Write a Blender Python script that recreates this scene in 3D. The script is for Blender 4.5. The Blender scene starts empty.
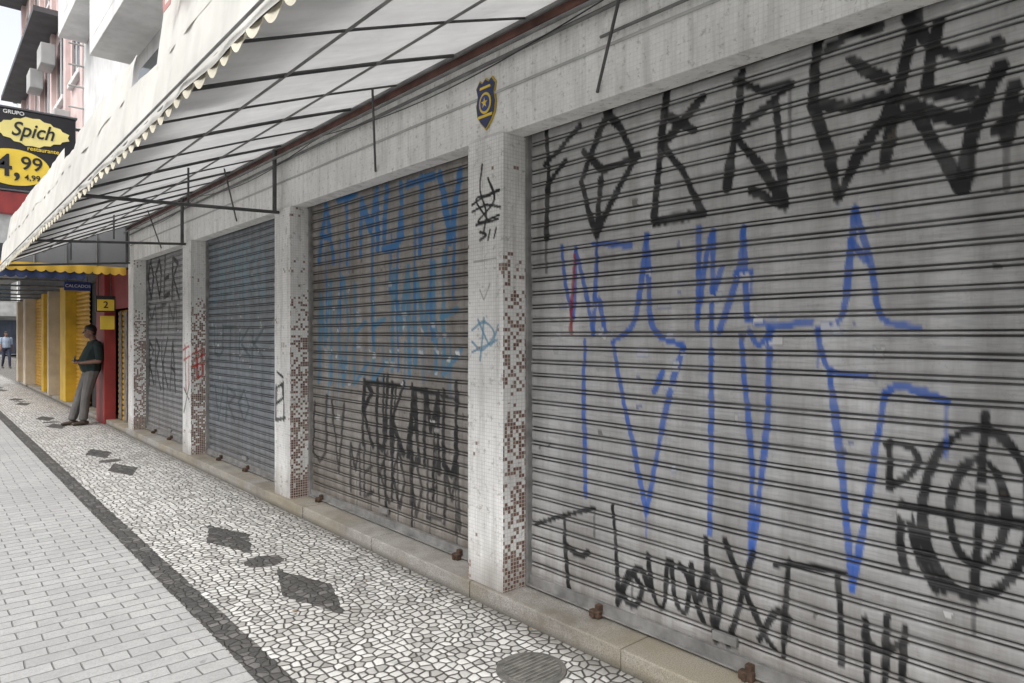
import bpy, bmesh, math, random
import numpy as np
from mathutils import Vector, Matrix
rng = np.random.default_rng(7); random.seed(7)
S = bpy.context.scene
# ------------------------------------------------------------------ survey constants (metres)
H = 1.55; F = 682.7; YAW = math.atan(595/683.0); SY, CY = math.sin(YAW), math.cos(YAW)
XF = 2.48      # pillar front plane
XS = 2.684     # shutter plane
def plane_yz(px, py, X):
    "measurement on the wall plane x=X -> (y,z) metres"
    u = (px-512)/F; v = (335-py)/F
    t = X/(SY+u*CY)
    return t*(CY-u*SY), H+t*v
# ------------------------------------------------------------------ node helpers
def mat_new(name):
    m = bpy.data.materials.new(name); m.use_nodes = True
    nt = m.node_tree; b = nt.nodes['Principled BSDF']
    return m, nt, b
def setin(nt, sock, v):
    if isinstance(v, bpy.types.NodeSocket): nt.links.new(v, sock)
    elif v is not None:
        if isinstance(v, (tuple, list)) and len(v) == 3 and sock.type == 'RGBA': v = (*v, 1)
        sock.default_value = v
def N(nt, typ, ins=None, **props):
    n = nt.nodes.new('ShaderNode'+typ)
    for k, v in props.items(): setattr(n, k, v)
    for k, v in (ins or {}).items(): setin(nt, n.inputs[k], v)
    return n
def MX(nt, f, a, b, blend='MIX'):
    n = N(nt, 'Mix', data_type='RGBA', blend_type=blend)
    setin(nt, n.inputs[0], f); setin(nt, n.inputs[6], a); setin(nt, n.inputs[7], b)
    return n.outputs[2]
def MA(nt, op, a, b=0.0, c=None, clamp=False):
    n = N(nt, 'Math', operation=op, use_clamp=clamp)
    setin(nt, n.inputs[0], a); setin(nt, n.inputs[1], b)
    if c is not None: setin(nt, n.inputs[2], c)
    return n.outputs[0]
def RMP(nt, fac, stops):
    n = N(nt, 'ValToRGB'); e = n.color_ramp.elements
    while len(e) < len(stops): e.new(0.5)
    for i, (p, col) in enumerate(stops):
        e[i].position = p
        e[i].color = (col, col, col, 1) if isinstance(col, (int, float)) else (*col, 1)
    setin(nt, n.inputs[0], fac); return n.outputs[0]
def OBJC(nt): return N(nt, 'TexCoord').outputs['Object']
def NOISE(nt, vec, scale, detail=3, rough=0.55, sc=None):
    if sc is not None:
        mp = N(nt, 'Mapping', {'Vector': vec, 'Scale': sc}); vec = mp.outputs[0]
    return N(nt, 'TexNoise', {'Vector': vec, 'Scale': scale, 'Detail': min(detail, 4), 'Roughness': rough}).outputs['Fac']
def BUMP(nt, h, strength, dist, normal=None):
    return N(nt, 'Bump', {'Height': h, 'Strength': strength, 'Distance': dist, 'Normal': normal}).outputs[0]
def simple(name, col, rough=0.7, var=0.25, scale=3.0, metal=0.0, bump=0.0, streak=True):
    m, nt, b = mat_new(name); v = OBJC(nt)
    n1 = NOISE(nt, v, scale, 4)
    dark = tuple(c*(1-var) for c in col); lite = tuple(min(1, c*(1+var*0.6)) for c in col)
    c = RMP(nt, n1, [(0.3, dark), (0.7, lite)])
    if streak:
        n2 = NOISE(nt, v, 1.0, 3, 0.6, sc=(7, 7, 0.7))
        c = MX(nt, RMP(nt, n2, [(0.5, 0), (0.75, var)]), c, tuple(x*0.45 for x in col))
    setin(nt, b.inputs['Base Color'], c); b.inputs['Roughness'].default_value = rough
    b.inputs['Metallic'].default_value = metal
    if bump:
        setin(nt, b.inputs['Normal'], BUMP(nt, NOISE(nt, v, scale*12, 3), bump, 0.01))
    return m
# ------------------------------------------------------------------ mesh helpers
def empty(name):
    e = bpy.data.objects.new(name, None); S.collection.objects.link(e); return e
def mesh_obj(name, verts, faces, mat, parent=None, smooth=False):
    me = bpy.data.meshes.new(name); me.from_pydata([tuple(v) for v in verts], [], faces); me.update()
    if mat: me.materials.append(mat)
    if smooth: me.polygons.foreach_set('use_smooth', [True]*len(me.polygons))
    o = bpy.data.objects.new(name, me); S.collection.objects.link(o)
    if parent: o.parent = parent
    return o
def bm_obj(name, bm, mat, parent=None, smooth=False):
    me = bpy.data.meshes.new(name); bm.to_mesh(me); bm.free()
    if mat: me.materials.append(mat)
    if smooth: me.polygons.foreach_set('use_smooth', [True]*len(me.polygons))
    o = bpy.data.objects.new(name, me); S.collection.objects.link(o)
    if parent: o.parent = parent
    return o
def boxes(name, lst, mat, parent=None, bevel=0.0):
    bm = bmesh.new()
    for (x0, x1, y0, y1, z0, z1) in lst:
        M = Matrix.Translation(((x0+x1)/2, (y0+y1)/2, (z0+z1)/2)) @ Matrix.Diagonal((x1-x0, y1-y0, z1-z0, 1))
        bmesh.ops.create_cube(bm, size=1, matrix=M)
    if bevel: bmesh.ops.bevel(bm, geom=bm.edges[:], offset=bevel, segments=2, affect='EDGES', profile=0.6)
    return bm_obj(name, bm, mat, parent)
def tubes(name, lst, mat, parent=None, seg=8):
    bm = bmesh.new()
    for (p0, p1, r) in lst:
        p0 = Vector(p0); p1 = Vector(p1); d = p1-p0
        M = Matrix.Translation((p0+p1)/2) @ d.to_track_quat('Z', 'Y').to_matrix().to_4x4()
        bmesh.ops.create_cone(bm, cap_ends=True, segments=seg, radius1=r, radius2=r, depth=d.length, matrix=M)
    return bm_obj(name, bm, mat, parent, smooth=False)
def ngon_plate(name, pts, thick, mat, parent=None, y=0.0):
    "plate in xz plane facing -y"
    n = len(pts)
    vs = [(x, y, z) for x, z in pts]+[(x, y+thick, z) for x, z in pts]
    fs = [list(range(n)), list(range(2*n-1, n-1, -1))]+[[i, i+n, (i+1) % n+n, (i+1) % n] for i in range(n)]
    o = mesh_obj(name, vs, fs, mat, parent)
    bm = bmesh.new(); bm.from_mesh(o.data); bmesh.ops.recalc_face_normals(bm, faces=bm.faces); bm.to_mesh(o.data); bm.free()
    return o
def text_obj(name, s, size, loc, rot, mat, parent=None, ext=0.004, sx=1.0, shear=0.0):
    cu = bpy.data.curves.new(name, 'FONT'); cu.body = s; cu.size = size; cu.extrude = ext
    cu.align_x = 'CENTER'; cu.align_y = 'CENTER'; cu.shear = shear; cu.offset = size*0.012
    o = bpy.data.objects.new(name, cu); S.collection.objects.link(o)
    bpy.context.view_layer.update()
    me = bpy.data.meshes.new_from_object(o.evaluated_get(bpy.context.evaluated_depsgraph_get()))
    bpy.data.objects.remove(o)
    me.materials.clear(); me.materials.append(mat)
    o = bpy.data.objects.new(name, me); S.collection.objects.link(o)
    o.location = loc; o.rotation_euler = rot; o.scale = (sx, 1, 1)
    if parent: o.parent = parent
    return o
def smooth_noise(Y, Z, fy, fz, seed):
    r = np.random.default_rng(seed); g = r.random((256, 256))
    a = (Y*fy) % 255; b = (Z*fz) % 255
    i = a.astype(int); j = b.astype(int); fa = a-i; fb = b-j
    fa = fa*fa*(3-2*fa); fb = fb*fb*(3-2*fb)
    i2 = (i+1) % 256; j2 = (j+1) % 256
    return (g[i, j]*(1-fa)+g[i2, j]*fa)*(1-fb)+(g[i, j2]*(1-fa)+g[i2, j2]*fa)*fb
# ------------------------------------------------------------------ spray paint on real surfaces
def catmull(P, n=8):
    P = [np.array(p, float) for p in P]
    if len(P) < 3: return P
    Q = [2*P[0]-P[1]]+P+[2*P[-1]-P[-2]]; out = []
    for i in range(1, len(Q)-2):
        p0, p1, p2, p3 = Q[i-1:i+3]
        for k in range(n):
            t = k/n
            out.append(0.5*((2*p1)+(-p0+p2)*t+(2*p0-5*p1+4*p2-p3)*t*t+(-p0+3*p1-3*p2+p3)*t**3))
    out.append(Q[-2]); return out
def spray(col, Y, Z, strokes, hold):
    """col Nx4 (rgb, alpha); strokes: (rgb, radius, soft, strength, pts_yz, curved)"""
    for (rgb, r, soft, st, pts, curved) in strokes:
        P = catmull(pts) if curved else [np.array(p, float) for p in pts]
        A = np.array(P); lo = A.min(0)-r-soft; hi = A.max(0)+r+soft
        idx = np.where((Y > lo[0]) & (Y < hi[0]) & (Z > lo[1]) & (Z < hi[1]))[0]
        if len(idx) == 0: continue
        y = Y[idx]; z = Z[idx]; D = np.full(len(idx), 9.0)
        for a, b in zip(P[:-1], P[1:]):
            d = b-a; L = max((d*d).sum(), 1e-9)
            t = np.clip(((y-a[0])*d[0]+(z-a[1])*d[1])/L, 0, 1)
            D = np.minimum(D, np.hypot(y-a[0]-t*d[0], z-a[1]-t*d[1]))
        wob = (smooth_noise(y, z, 60, 60, 3)-0.5)*r*0.4+(smooth_noise(y, z, 8, 8, 13)-0.5)*r*0.8
        a = np.clip((r+soft-(D+wob))/soft, 0, 1)
        a = a*a*(3-2*a)*st*hold[idx]*(0.84+0.26*smooth_noise(y, z, 14, 30, 5))
        a = np.clip(a, 0, 1)
        old = col[idx, 3]; na = a+old*(1-a)
        for k in range(3):
            col[idx, k] = np.where(na > 1e-4, (rgb[k]*a+col[idx, k]*old*(1-a))/np.maximum(na, 1e-4), rgb[k])
        col[idx, 3] = na
def patches(col, Y, Z, lst, hold):
    for (y0, z0, w, h, rgb, st) in lst:
        idx = np.where((abs(Y-y0) < w) & (abs(Z-z0) < h))[0]
        if len(idx) == 0: continue
        y = Y[idx]; z = Z[idx]
        k = 1-np.maximum(abs(y-y0)/w, abs(z-z0)/h)
        a = np.clip((k+(smooth_noise(y, z, 70, 70, 9)-0.55)*1.2)*6, 0, 1)*st
        for c in range(3): col[idx, c] = rgb[c]*a+col[idx, c]*(1-a)
        col[idx, 3] = np.maximum(col[idx, 3], a)
def pst(rgb, r, pts, X, st=0.95, soft=0.006, curved=False):
    return (rgb, r*0.70, min(soft, 0.006), st, [plane_yz(x, y, X) for x, y in pts], curved)
def tagrow(rgb, r, x0, x1, yt, yb, n, X, st, seed, drips=0.3, soft=0.008, kinds=None):
    "row of tall angular spray letters between two converging guide lines"
    R = random.Random(seed); out = []
    Y0, _ = plane_yz(x0, 300, X); Y1, _ = plane_yz(x1, 300, X)
    zt0 = plane_yz(x0, yt[0], X)[1]; zt1 = plane_yz(x1, yt[1], X)[1]
    zb0 = plane_yz(x0, yb[0], X)[1]; zb1 = plane_yz(x1, yb[1], X)[1]
    shapes = [
        [[(0.1, 1), (0.15, 0)], [(0.15, 0.5), (0.8, 1.0)], [(0.2, 0.5), (0.85, 0.0)]],
        [[(0.1, 0), (0.2, 1), (0.8, 0.8), (0.2, 0.5), (0.85, 0)]],
        [[(0.1, 1), (0.45, 0), (0.8, 1)]],
        [[(0.1, 0), (0.15, 1), (0.5, 0.4), (0.8, 1), (0.85, 0)]],
        [[(0.5, 1), (0.1, 0.6), (0.5, 0), (0.85, 0.55), (0.5, 1)]],
        [[(0.05, 0.95), (0.9, 1.0)], [(0.5, 1.0), (0.45, -0.1)]],
        [[(0.2, 1), (0.15, 0), (0.8, 0.1)], [(0.2, 0.5), (0.7, 0.55)]],
        [[(0.15, 1), (0.15, 0.1), (0.5, 0), (0.8, 0.2), (0.8, 1.05)]],
        [[(0.1, 0), (0.45, 1), (0.8, 0)], [(0.25, 0.4), (0.7, 0.4)]],
    ]
    for i in range(n):
        def P(a, b):
            f = (i+a)/n
            return (Y0+(Y1-Y0)*f, (zb0+(zb1-zb0)*f)*(1-b)+(zt0+(zt1-zt0)*f)*b)
        j = lambda s=0.06: R.uniform(-s, s)
        sh = shapes[kinds[i]] if kinds else R.choice(shapes)
        for s in sh:
            out.append((rgb, r, soft, st, [P(a+j(), b+j()) for a, b in s], False))
        if R.random() < drips:
            a = R.uniform(0.2, 0.8); p = P(a, 0.3)
            out.append((rgb, r*0.45, soft*0.6, st*0.8, [p, (p[0]+0.004, p[1]-R.uniform(0.25, 0.6))], False))
    return out
def paint_attrs(me, col, groove_shade=None):
    a = me.color_attributes.new('paint', 'FLOAT_COLOR', 'POINT')
    a.data.foreach_set('color', col.astype(np.float32).ravel())
    if groove_shade is not None:
        g = me.attributes.new('groove_shade', 'FLOAT', 'POINT'); g.data.foreach_set('value', groove_shade.astype(np.float32))
def grid_obj(name, V, ny, nz, mat, parent=None, smooth=True, flip=False):
    i = np.arange((ny-1)*(nz-1)); a = (i//(nz-1))*nz+(i % (nz-1))
    f = np.stack([a, a+1, a+nz+1, a+nz], 1) if not flip else np.stack([a, a+nz, a+nz+1, a+1], 1)
    me = bpy.data.meshes.new(name)
    me.vertices.add(len(V)); me.vertices.foreach_set('co', V.astype(np.float32).ravel())
    me.loops.add(f.size); me.loops.foreach_set('vertex_index', f.astype(np.int32).ravel())
    me.polygons.add(len(f)); me.polygons.foreach_set('loop_start', np.arange(0, f.size, 4, dtype=np.int32))
    me.update(calc_edges=True); me.validate()
    if smooth: me.polygons.foreach_set('use_smooth', [True]*len(me.polygons))
    me.materials.append(mat)
    o = bpy.data.objects.new(name, me); S.collection.objects.link(o)
    if parent: o.parent = parent
    return o
# ------------------------------------------------------------------ materials
def shutter_mat(name, base, grime, gr_amt, rust=0.15):
    m, nt, b = mat_new(name); v = OBJC(nt)
    n1 = NOISE(nt, v, 2.2, 3, 0.6)
    c = RMP(nt, n1, [(0.3, tuple(x*0.76 for x in base)), (0.72, tuple(x*1.14 for x in base))])
    n2 = NOISE(nt, v, 1.0, 4, 0.65, sc=(9, 9, 0.8))
    c = MX(nt, RMP(nt, n2, [(0.40, 0), (0.72, gr_amt)]), c, grime)
    n3 = NOISE(nt, v, 1.0, 3, 0.7, sc=(5, 5, 60))
    c = MX(nt, RMP(nt, n3, [(0.45, 0), (0.75, 0.6)]), c, tuple(x*0.45 for x in base))
    n4 = NOISE(nt, v, 30, 3, 0.7)
    c = MX(nt, RMP(nt, n4, [(0.58, 0), (0.70, rust)]), c, (0.10, 0.05, 0.03))
    sp = N(nt, 'SeparateXYZ', {0: v}).outputs
    lowd = MA(nt, 'MULTIPLY', RMP(nt, sp[2], [(0.1, 1), (0.75, 0)]), MA(nt, 'MULTIPLY_ADD', n2, 0.9, 0.0))
    c = MX(nt, lowd, c, (0.13, 0.105, 0.08))
    g = N(nt, 'Attribute', attribute_name='groove_shade').outputs['Fac']
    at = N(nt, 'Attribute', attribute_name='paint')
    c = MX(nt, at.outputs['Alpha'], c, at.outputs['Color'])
    c = MX(nt, MA(nt, 'MULTIPLY', g, 0.95), c, (0.012, 0.011, 0.010))  # slat grooves tinted near black: painted-in shade along with settled dirt
    setin(nt, b.inputs['Base Color'], c)
    b.inputs['Metallic'].default_value = 0.1
    setin(nt, b.inputs['Roughness'], RMP(nt, n1, [(0.3, 0.45), (0.7, 0.68)]))
    setin(nt, b.inputs['Normal'], BUMP(nt, n4, 0.15, 0.003))
    return m
def tile_mat(name, chip, size=0.0215, white=(0.84, 0.835, 0.81), painted=True, sidegain=0.36, mg=0.25):
    m, nt, b = mat_new(name); v = OBJC(nt)
    sp = N(nt, 'SeparateXYZ', {0: v}).outputs
    u = MA(nt, 'ADD', sp[0], sp[1])
    uv = N(nt, 'CombineXYZ', {0: u, 1: sp[2], 2: 0.0}).outputs[0]
    br = N(nt, 'TexBrick', {'Vector': uv, 'Scale': 1.0, 'Brick Width': size, 'Row Height': size, 'Mortar Size': size*0.10,
                            'Mortar Smooth': 0.3, 'Color1': (1, 1, 1), 'Color2': (1, 1, 1), 'Mortar': (0, 0, 0)}, offset=0.0)
    mort = br.outputs['Fac']
    fl = N(nt, 'VectorMath', {0: uv, 1: (size, size, size)}, operation='DIVIDE').outputs[0]
    fl = N(nt, 'VectorMath', {0: fl}, operation='FLOOR').outputs[0]
    wn = N(nt, 'TexWhiteNoise', {'Vector': fl}).outputs['Value']
    lo = N(nt, 'TexNoise', {'Vector': fl, 'Scale': 0.085, 'Detail': 3, 'Roughness': 0.7}).outputs['Fac']
    nx = N(nt, 'SeparateXYZ', {0: N(nt, 'NewGeometry').outputs['Normal']}).outputs
    side = MA(nt, 'ABSOLUTE', nx[1])
    hfac = RMP(nt, MA(nt, 'DIVIDE', sp[2], 3.0), [(0.03, 1.25), (0.20, 1.1), (0.42, 0.85), (0.60, 0.75), (0.68, 0.1)])
    hb = RMP(nt, sp[2], [(0.1, 0.12), (0.45, 0.0)])
    t = MA(nt, 'ADD', MA(nt, 'ADD', MA(nt, 'MULTIPLY_ADD', wn, 0.50, MA(nt, 'MULTIPLY_ADD', lo, 1.2, -0.22)), MA(nt, 'MULTIPLY', hfac, MA(nt, 'MULTIPLY', side, sidegain))), hb)
    t = MA(nt, 'GREATER_THAN', t, chip)
    n1 = NOISE(nt, v, 3, 4)
    w = RMP(nt, n1, [(0.3, tuple(x*0.84 for x in white)), (0.65, white)])
    n2 = NOISE(nt, v, 1.0, 4, 0.65, sc=(12, 12, 1.0))
    w = MX(nt, RMP(nt, n2, [(0.48, 0), (0.8, 0.6)]), w, (0.26, 0.245, 0.22))
    n5 = NOISE(nt, v, 26, 4, 0.7)
    w = MX(nt, RMP(nt, n5, [(0.57, 0), (0.66, 0.5)]), w, (0.22, 0.2, 0.175))
    w = MX(nt, MA(nt, 'MULTIPLY', mort, mg), w, (0.2, 0.18, 0.16))
    low = RMP(nt, MA(nt, 'ADD', sp[2], MA(nt, 'MULTIPLY', n1, 0.4)), [(0.25, 0.7), (0.55, 0.0)])
    w = MX(nt, low, w, (0.18, 0.155, 0.13))
    w = MX(nt, MA(nt, 'MULTIPLY', wn, 0.09), w, (0.25, 0.23, 0.2))
    tc = RMP(nt, wn, [(0.0, (0.05, 0.028, 0.022)), (0.4, (0.12, 0.055, 0.04)), (0.75, (0.18, 0.09, 0.065)), (1.0, (0.26, 0.20, 0.16))])
    tc = MX(nt, mort, tc, (0.50, 0.47, 0.43))
    if painted:
        at = N(nt, 'Attribute', attribute_name='paint')
        w = MX(nt, at.outputs['Alpha'], w, at.outputs['Color'])
    c = MX(nt, t, w, tc)
    setin(nt, b.inputs['Base Color'], c)
    setin(nt, b.inputs['Roughness'], MA(nt, 'MULTIPLY_ADD', t, -0.25, 0.75))
    hgt = MA(nt, 'SUBTRACT', MA(nt, 'MULTIPLY', mort, -mg*4), MA(nt, 'MULTIPLY', t, 0.5))
    setin(nt, b.inputs['Normal'], BUMP(nt, MA(nt, 'ADD', hgt, MA(nt, 'MULTIPLY', n5, 0.5)), 0.5, 0.003))
    return m
def calcada_mat():
    m, nt, b = mat_new('portuguese_stone_paving'); v0 = OBJC(nt)
    nz = N(nt, 'TexNoise', {'Vector': v0, 'Scale': 2.5, 'Detail': 1}).outputs['Color']
    v = N(nt, 'VectorMath', {0: v0, 1: N(nt, 'VectorMath', {0: nz, 1: (0.05, 0.05, 0.0)}, operation='MULTIPLY').outputs[0]}, operation='ADD').outputs[0]
    v = N(nt, 'VectorMath', {0: v, 1: (1, 1, 0)}, operation='MULTIPLY').outputs[0]
    SC = 20.0; RN = 0.72
    f1 = N(nt, 'TexVoronoi', {'Vector': v, 'Scale': SC, 'Randomness': RN}, voronoi_dimensions='2D')
    de = N(nt, 'TexVoronoi', {'Vector': v, 'Scale': SC, 'Randomness': RN}, voronoi_dimensions='2D', feature='DISTANCE_TO_EDGE').outputs['Distance']
    P = N(nt, 'SeparateXYZ', {0: f1.outputs['Position']}).outputs
    R0 = N(nt, 'SeparateXYZ', {0: v0}).outputs
    rc = N(nt, 'SeparateColor', {0: f1.outputs['Color']}).outputs
    K = 0.25   # stones were cut to the outline: mostly a true edge, slightly ragged by the stones
    X = MA(nt, 'ADD', MA(nt, 'MULTIPLY', MA(nt, 'SUBTRACT', P[0], 0.025), K), MA(nt, 'MULTIPLY', R0[0], 1-K))
    Yp = MA(nt, 'ADD', MA(nt, 'MULTIPLY', MA(nt, 'SUBTRACT', P[1], 0.025), K), MA(nt, 'MULTIPLY', R0[1], 1-K))
    band = MA(nt, 'MULTIPLY', MA(nt, 'GREATER_THAN', X, 1.145), MA(nt, 'LESS_THAN', X, 1.285))
    per = 4.95
    dyy = MA(nt, 'SUBTRACT', MA(nt, 'FLOORED_MODULO', MA(nt, 'SUBTRACT', Yp, 4.645-per/2), per), per/2)
    dy = MA(nt, 'ABSOLUTE', dyy)
    dxs = MA(nt, 'SUBTRACT', X, 1.79)
    dx = MA(nt, 'ABSOLUTE', dxs)
    dyc = MA(nt, 'ABSOLUTE', MA(nt, 'SUBTRACT', dy, 0.70))
    dia = MA(nt, 'ADD', MA(nt, 'DIVIDE', dyc, 0.48), MA(nt, 'DIVIDE', dx, 0.155))
    dia = MA(nt, 'LESS_THAN', dia, 1.0)
    ov = MA(nt, 'LESS_THAN', MA(nt, 'SQRT', MA(nt, 'ADD', MA(nt, 'POWER', dy, 2.0), MA(nt, 'POWER', dx, 2.0))), 0.125)
    dark = MA(nt, 'MAXIMUM', band, MA(nt, 'MAXIMUM', dia, ov))
    wc = RMP(nt, rc[0], [(0.0, (0.36, 0.35, 0.33)), (0.3, (0.53, 0.52, 0.495)), (0.8, (0.70, 0.69, 0.66)), (1.0, (0.28, 0.27, 0.25))])
    dc = RMP(nt, rc[1], [(0.0, (0.03, 0.03, 0.03)), (0.7, (0.06, 0.058, 0.056)), (1.0, (0.14, 0.135, 0.13))])
    c = MX(nt, dark, wc, dc)
    fine = NOISE(nt, v0, 90, 3, 0.7)
    c = MX(nt, RMP(nt, fine, [(0.4, 0.0), (0.8, 0.3)]), c, (0.2, 0.19, 0.17))
    big = NOISE(nt, v0, 0.9, 4, 0.65)
    c = MX(nt, MA(nt, 'MULTIPLY', RMP(nt, big, [(0.42, 0.0), (0.75, 0.5)]), MA(nt, 'SUBTRACT', 1.0, MA(nt, 'MULTIPLY', dark, 0.7))), c, (0.24, 0.225, 0.2))
    spots = NOISE(nt, v0, 4.5, 2, 0.5)
    c = MX(nt, RMP(nt, spots, [(0.66, 0.0), (0.72, 0.4)]), c, (0.08, 0.075, 0.07))
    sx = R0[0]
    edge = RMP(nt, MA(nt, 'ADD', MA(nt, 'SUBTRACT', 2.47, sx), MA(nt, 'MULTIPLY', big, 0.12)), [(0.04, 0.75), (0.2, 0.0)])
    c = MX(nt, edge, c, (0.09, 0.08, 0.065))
    gw = MA(nt, 'MULTIPLY_ADD', rc[2], -0.05, 0.015)
    gap = RMP(nt, MA(nt, 'ADD', de, gw), [(0.04, 1.0), (0.14, 0.0)])
    c = MX(nt, MA(nt, 'MULTIPLY', gap, 0.92), c, (0.05, 0.046, 0.04))
    setin(nt, b.inputs['Base Color'], c); b.inputs['Roughness'].default_value = 0.72
    hh = MA(nt, 'ADD', RMP(nt, de, [(0.0, 0.0), (0.10, 0.8), (0.3, 1.0)]), MA(nt, 'ADD', MA(nt, 'MULTIPLY', rc[2], 0.5), MA(nt, 'MULTIPLY', fine, 0.25)))
    setin(nt, b.inputs['Normal'], BUMP(nt, hh, 0.9, 0.009))
    return m
def paver_mat():
    m, nt, b = mat_new('concrete_pavers'); v = OBJC(nt)
    nz = N(nt, 'TexNoise', {'Vector': v, 'Scale': 3.0, 'Detail': 1}).outputs['Color']
    vv = N(nt, 'VectorMath', {0: v, 1: N(nt, 'VectorMath', {0: nz, 1: (0.03, 0.03, 0)}, operation='MULTIPLY').outputs[0]}, operation='ADD').outputs[0]
    br = N(nt, 'TexBrick', {'Vector': vv, 'Scale': 1.0, 'Brick Width': 0.20, 'Row Height': 0.10, 'Mortar Size': 0.005, 'Mortar Smooth': 0.7,
                            'Color1': (0.36, 0.36, 0.355), 'Color2': (0.43, 0.43, 0.42), 'Mortar': (0.15, 0.147, 0.14)})
    c = br.outputs['Color']
    big = NOISE(nt, v, 0.7, 4, 0.65)
    c = MX(nt, RMP(nt, big, [(0.38, 0.0), (0.75, 0.55)]), c, (0.25, 0.245, 0.24))
    mid = NOISE(nt, v, 7, 4, 0.65)
    c = MX(nt, RMP(nt, mid, [(0.45, 0.0), (0.7, 0.3)]), c, (0.24, 0.235, 0.225))
    fine = NOISE(nt, v, 120, 3, 0.75)
    c = MX(nt, RMP(nt, fine, [(0.4, 0.0), (0.7, 0.55)]), c, (0.20, 0.198, 0.19))
    sp = NOISE(nt, v, 11, 2, 0.5)
    c = MX(nt, RMP(nt, sp, [(0.70, 0.0), (0.74, 0.4)]), c, (0.11, 0.11, 0.11))
    setin(nt, b.inputs['Base Color'], c); b.inputs['Roughness'].default_value = 0.8
    hh = MA(nt, 'SUBTRACT', MA(nt, 'MULTIPLY', fine, 0.3), br.outputs['Fac'])
    setin(nt, b.inputs['Normal'], BUMP(nt, hh, 0.8, 0.008))
    return m
def granite_mat():
    m, nt, b = mat_new('granite_step'); v = OBJC(nt)
    f = NOISE(nt, v, 160, 2, 0.8)
    c = RMP(nt, f, [(0.35, (0.17, 0.16, 0.145)), (0.5, (0.34, 0.325, 0.30)), (0.68, (0.48, 0.46, 0.43))])
    big = NOISE(nt, v, 2.2, 4, 0.7)
    c = MX(nt, RMP(nt, big, [(0.42, 0), (0.68, 0.8)]), c, (0.15, 0.13, 0.10))
    y = NOISE(nt, v, 0.9, 2, 0.6)
    c = MX(nt, RMP(nt, y, [(0.48, 0), (0.62, 0.5)]), c, (0.25, 0.205, 0.11))
    z = N(nt, 'SeparateXYZ', {0: v}).outputs[2]
    c = MX(nt, RMP(nt, MA(nt, 'ADD', z, MA(nt, 'MULTIPLY', big, 0.05)), [(0.02, 0.85), (0.07, 0.0)]), c, (0.06, 0.055, 0.045))
    setin(nt, b.inputs['Base Color'], c); b.inputs['Roughness'].default_value = 0.7
    setin(nt, b.inputs['Normal'], BUMP(nt, MA(nt, 'ADD', big, MA(nt, 'MULTIPLY', f, 0.2)), 0.6, 0.012))
    return m
def fabric_mat(name, col, trans, dirt=0.35):
    m, nt, b = mat_new(name); v = OBJC(nt)
    n = NOISE(nt, v, 1.6, 4, 0.65); n2 = NOISE(nt, v, 1.0, 3, 0.6, sc=(1.2, 9, 1.2))
    c = RMP(nt, n, [(0.3, tuple(x*(1-dirt) for x in col)), (0.65, col)])
    c = MX(nt, RMP(nt, n2, [(0.45, 0), (0.75, dirt)]), c, tuple(x*0.5 for x in col))
    n3 = NOISE(nt, v, 11, 3, 0.6)
    c = MX(nt, RMP(nt, n3, [(0.6, 0), (0.75, dirt*0.8)]), c, tuple(x*0.45 for x in col))
    setin(nt, b.inputs['Base Color'], c); b.inputs['Roughness'].default_value = 0.65
    setin(nt, b.inputs['Normal'], BUMP(nt, n, 0.3, 0.02))
    t = N(nt, 'BsdfTranslucent', {'Color': c}); mx = N(nt, 'MixShader', {0: trans, 1: b.outputs[0], 2: t.outputs[0]})
    nt.links.new(mx.outputs[0], nt.nodes['Material Output'].inputs[0])
    return m
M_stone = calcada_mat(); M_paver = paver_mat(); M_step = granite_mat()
M_tile = tile_mat('whitewashed_mosaic', 0.97); M_tile2 = tile_mat('whitewashed_mosaic_beam', 1.12, white=(0.82, 0.815, 0.79), painted=False, sidegain=0, mg=0.10)
M_fab_in = fabric_mat('awning_canvas', (0.56, 0.56, 0.555), 0.38, 0.25)
M_fab_out = fabric_mat('valance_canvas', (0.66, 0.645, 0.595), 0.12, 0.22)
M_fab_trim = fabric_mat('valance_trim', (0.60, 0.56, 0.44), 0.12, 0.35)
M_frame = simple('painted_steel_frame', (0.08, 0.08, 0.08), 0.5, 0.4, 8, 0.3)
M_frame_l = simple('galvanised_pipe', (0.18, 0.18, 0.175), 0.5, 0.35, 8, 0.4)
M_guide = simple('shutter_guide_steel', (0.26, 0.255, 0.245), 0.5, 0.4, 10, 0.2)
M_rust = simple('rusty_iron', (0.10, 0.062, 0.04), 0.85, 0.5, 40, 0.2, bump=0.4)
M_redstrip = simple('red_oxide_paint', (0.13, 0.055, 0.042), 0.7, 0.6, 6)
M_white = simple('white_plaster', (0.66, 0.655, 0.645), 0.8, 0.2, 2)
M_pink = simple('pink_plaster', (0.62, 0.49, 0.465), 0.8, 0.2, 1.5)
M_grey = simple('grey_plaster', (0.42, 0.42, 0.41), 0.8, 0.25, 1.5)
M_dark = simple('dark_interior', (0.03, 0.03, 0.03), 0.8, 0.3, 3)
M_slabdark = simple('dark_soffit', (0.09, 0.09, 0.095), 0.7, 0.3, 3)
M_yellow = simple('yellow_paint', (0.56, 0.31, 0.03), 0.55, 0.25, 3)
M_yel2 = simple('bright_yellow_paint', (0.70, 0.50, 0.05), 0.5, 0.15, 3, streak=False)
M_ypier = simple('golden_yellow_paint', (0.60, 0.38, 0.03), 0.5, 0.25, 3)
M_red = simple('red_paint', (0.26, 0.03, 0.028), 0.5, 0.3, 3)
M_blue = simple('blue_paint', (0.02, 0.05, 0.22), 0.5, 0.3, 3)
M_black = simple('black_enamel', (0.012, 0.012, 0.015), 0.35, 0.3, 3, streak=False)
M_glass = simple('window_glass', (0.05, 0.06, 0.07), 0.1, 0.3, 0.6, streak=False)
M_asph = simple('asphalt', (0.055, 0.055, 0.057), 0.9, 0.25, 2, bump=0.3, streak=False)
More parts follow.
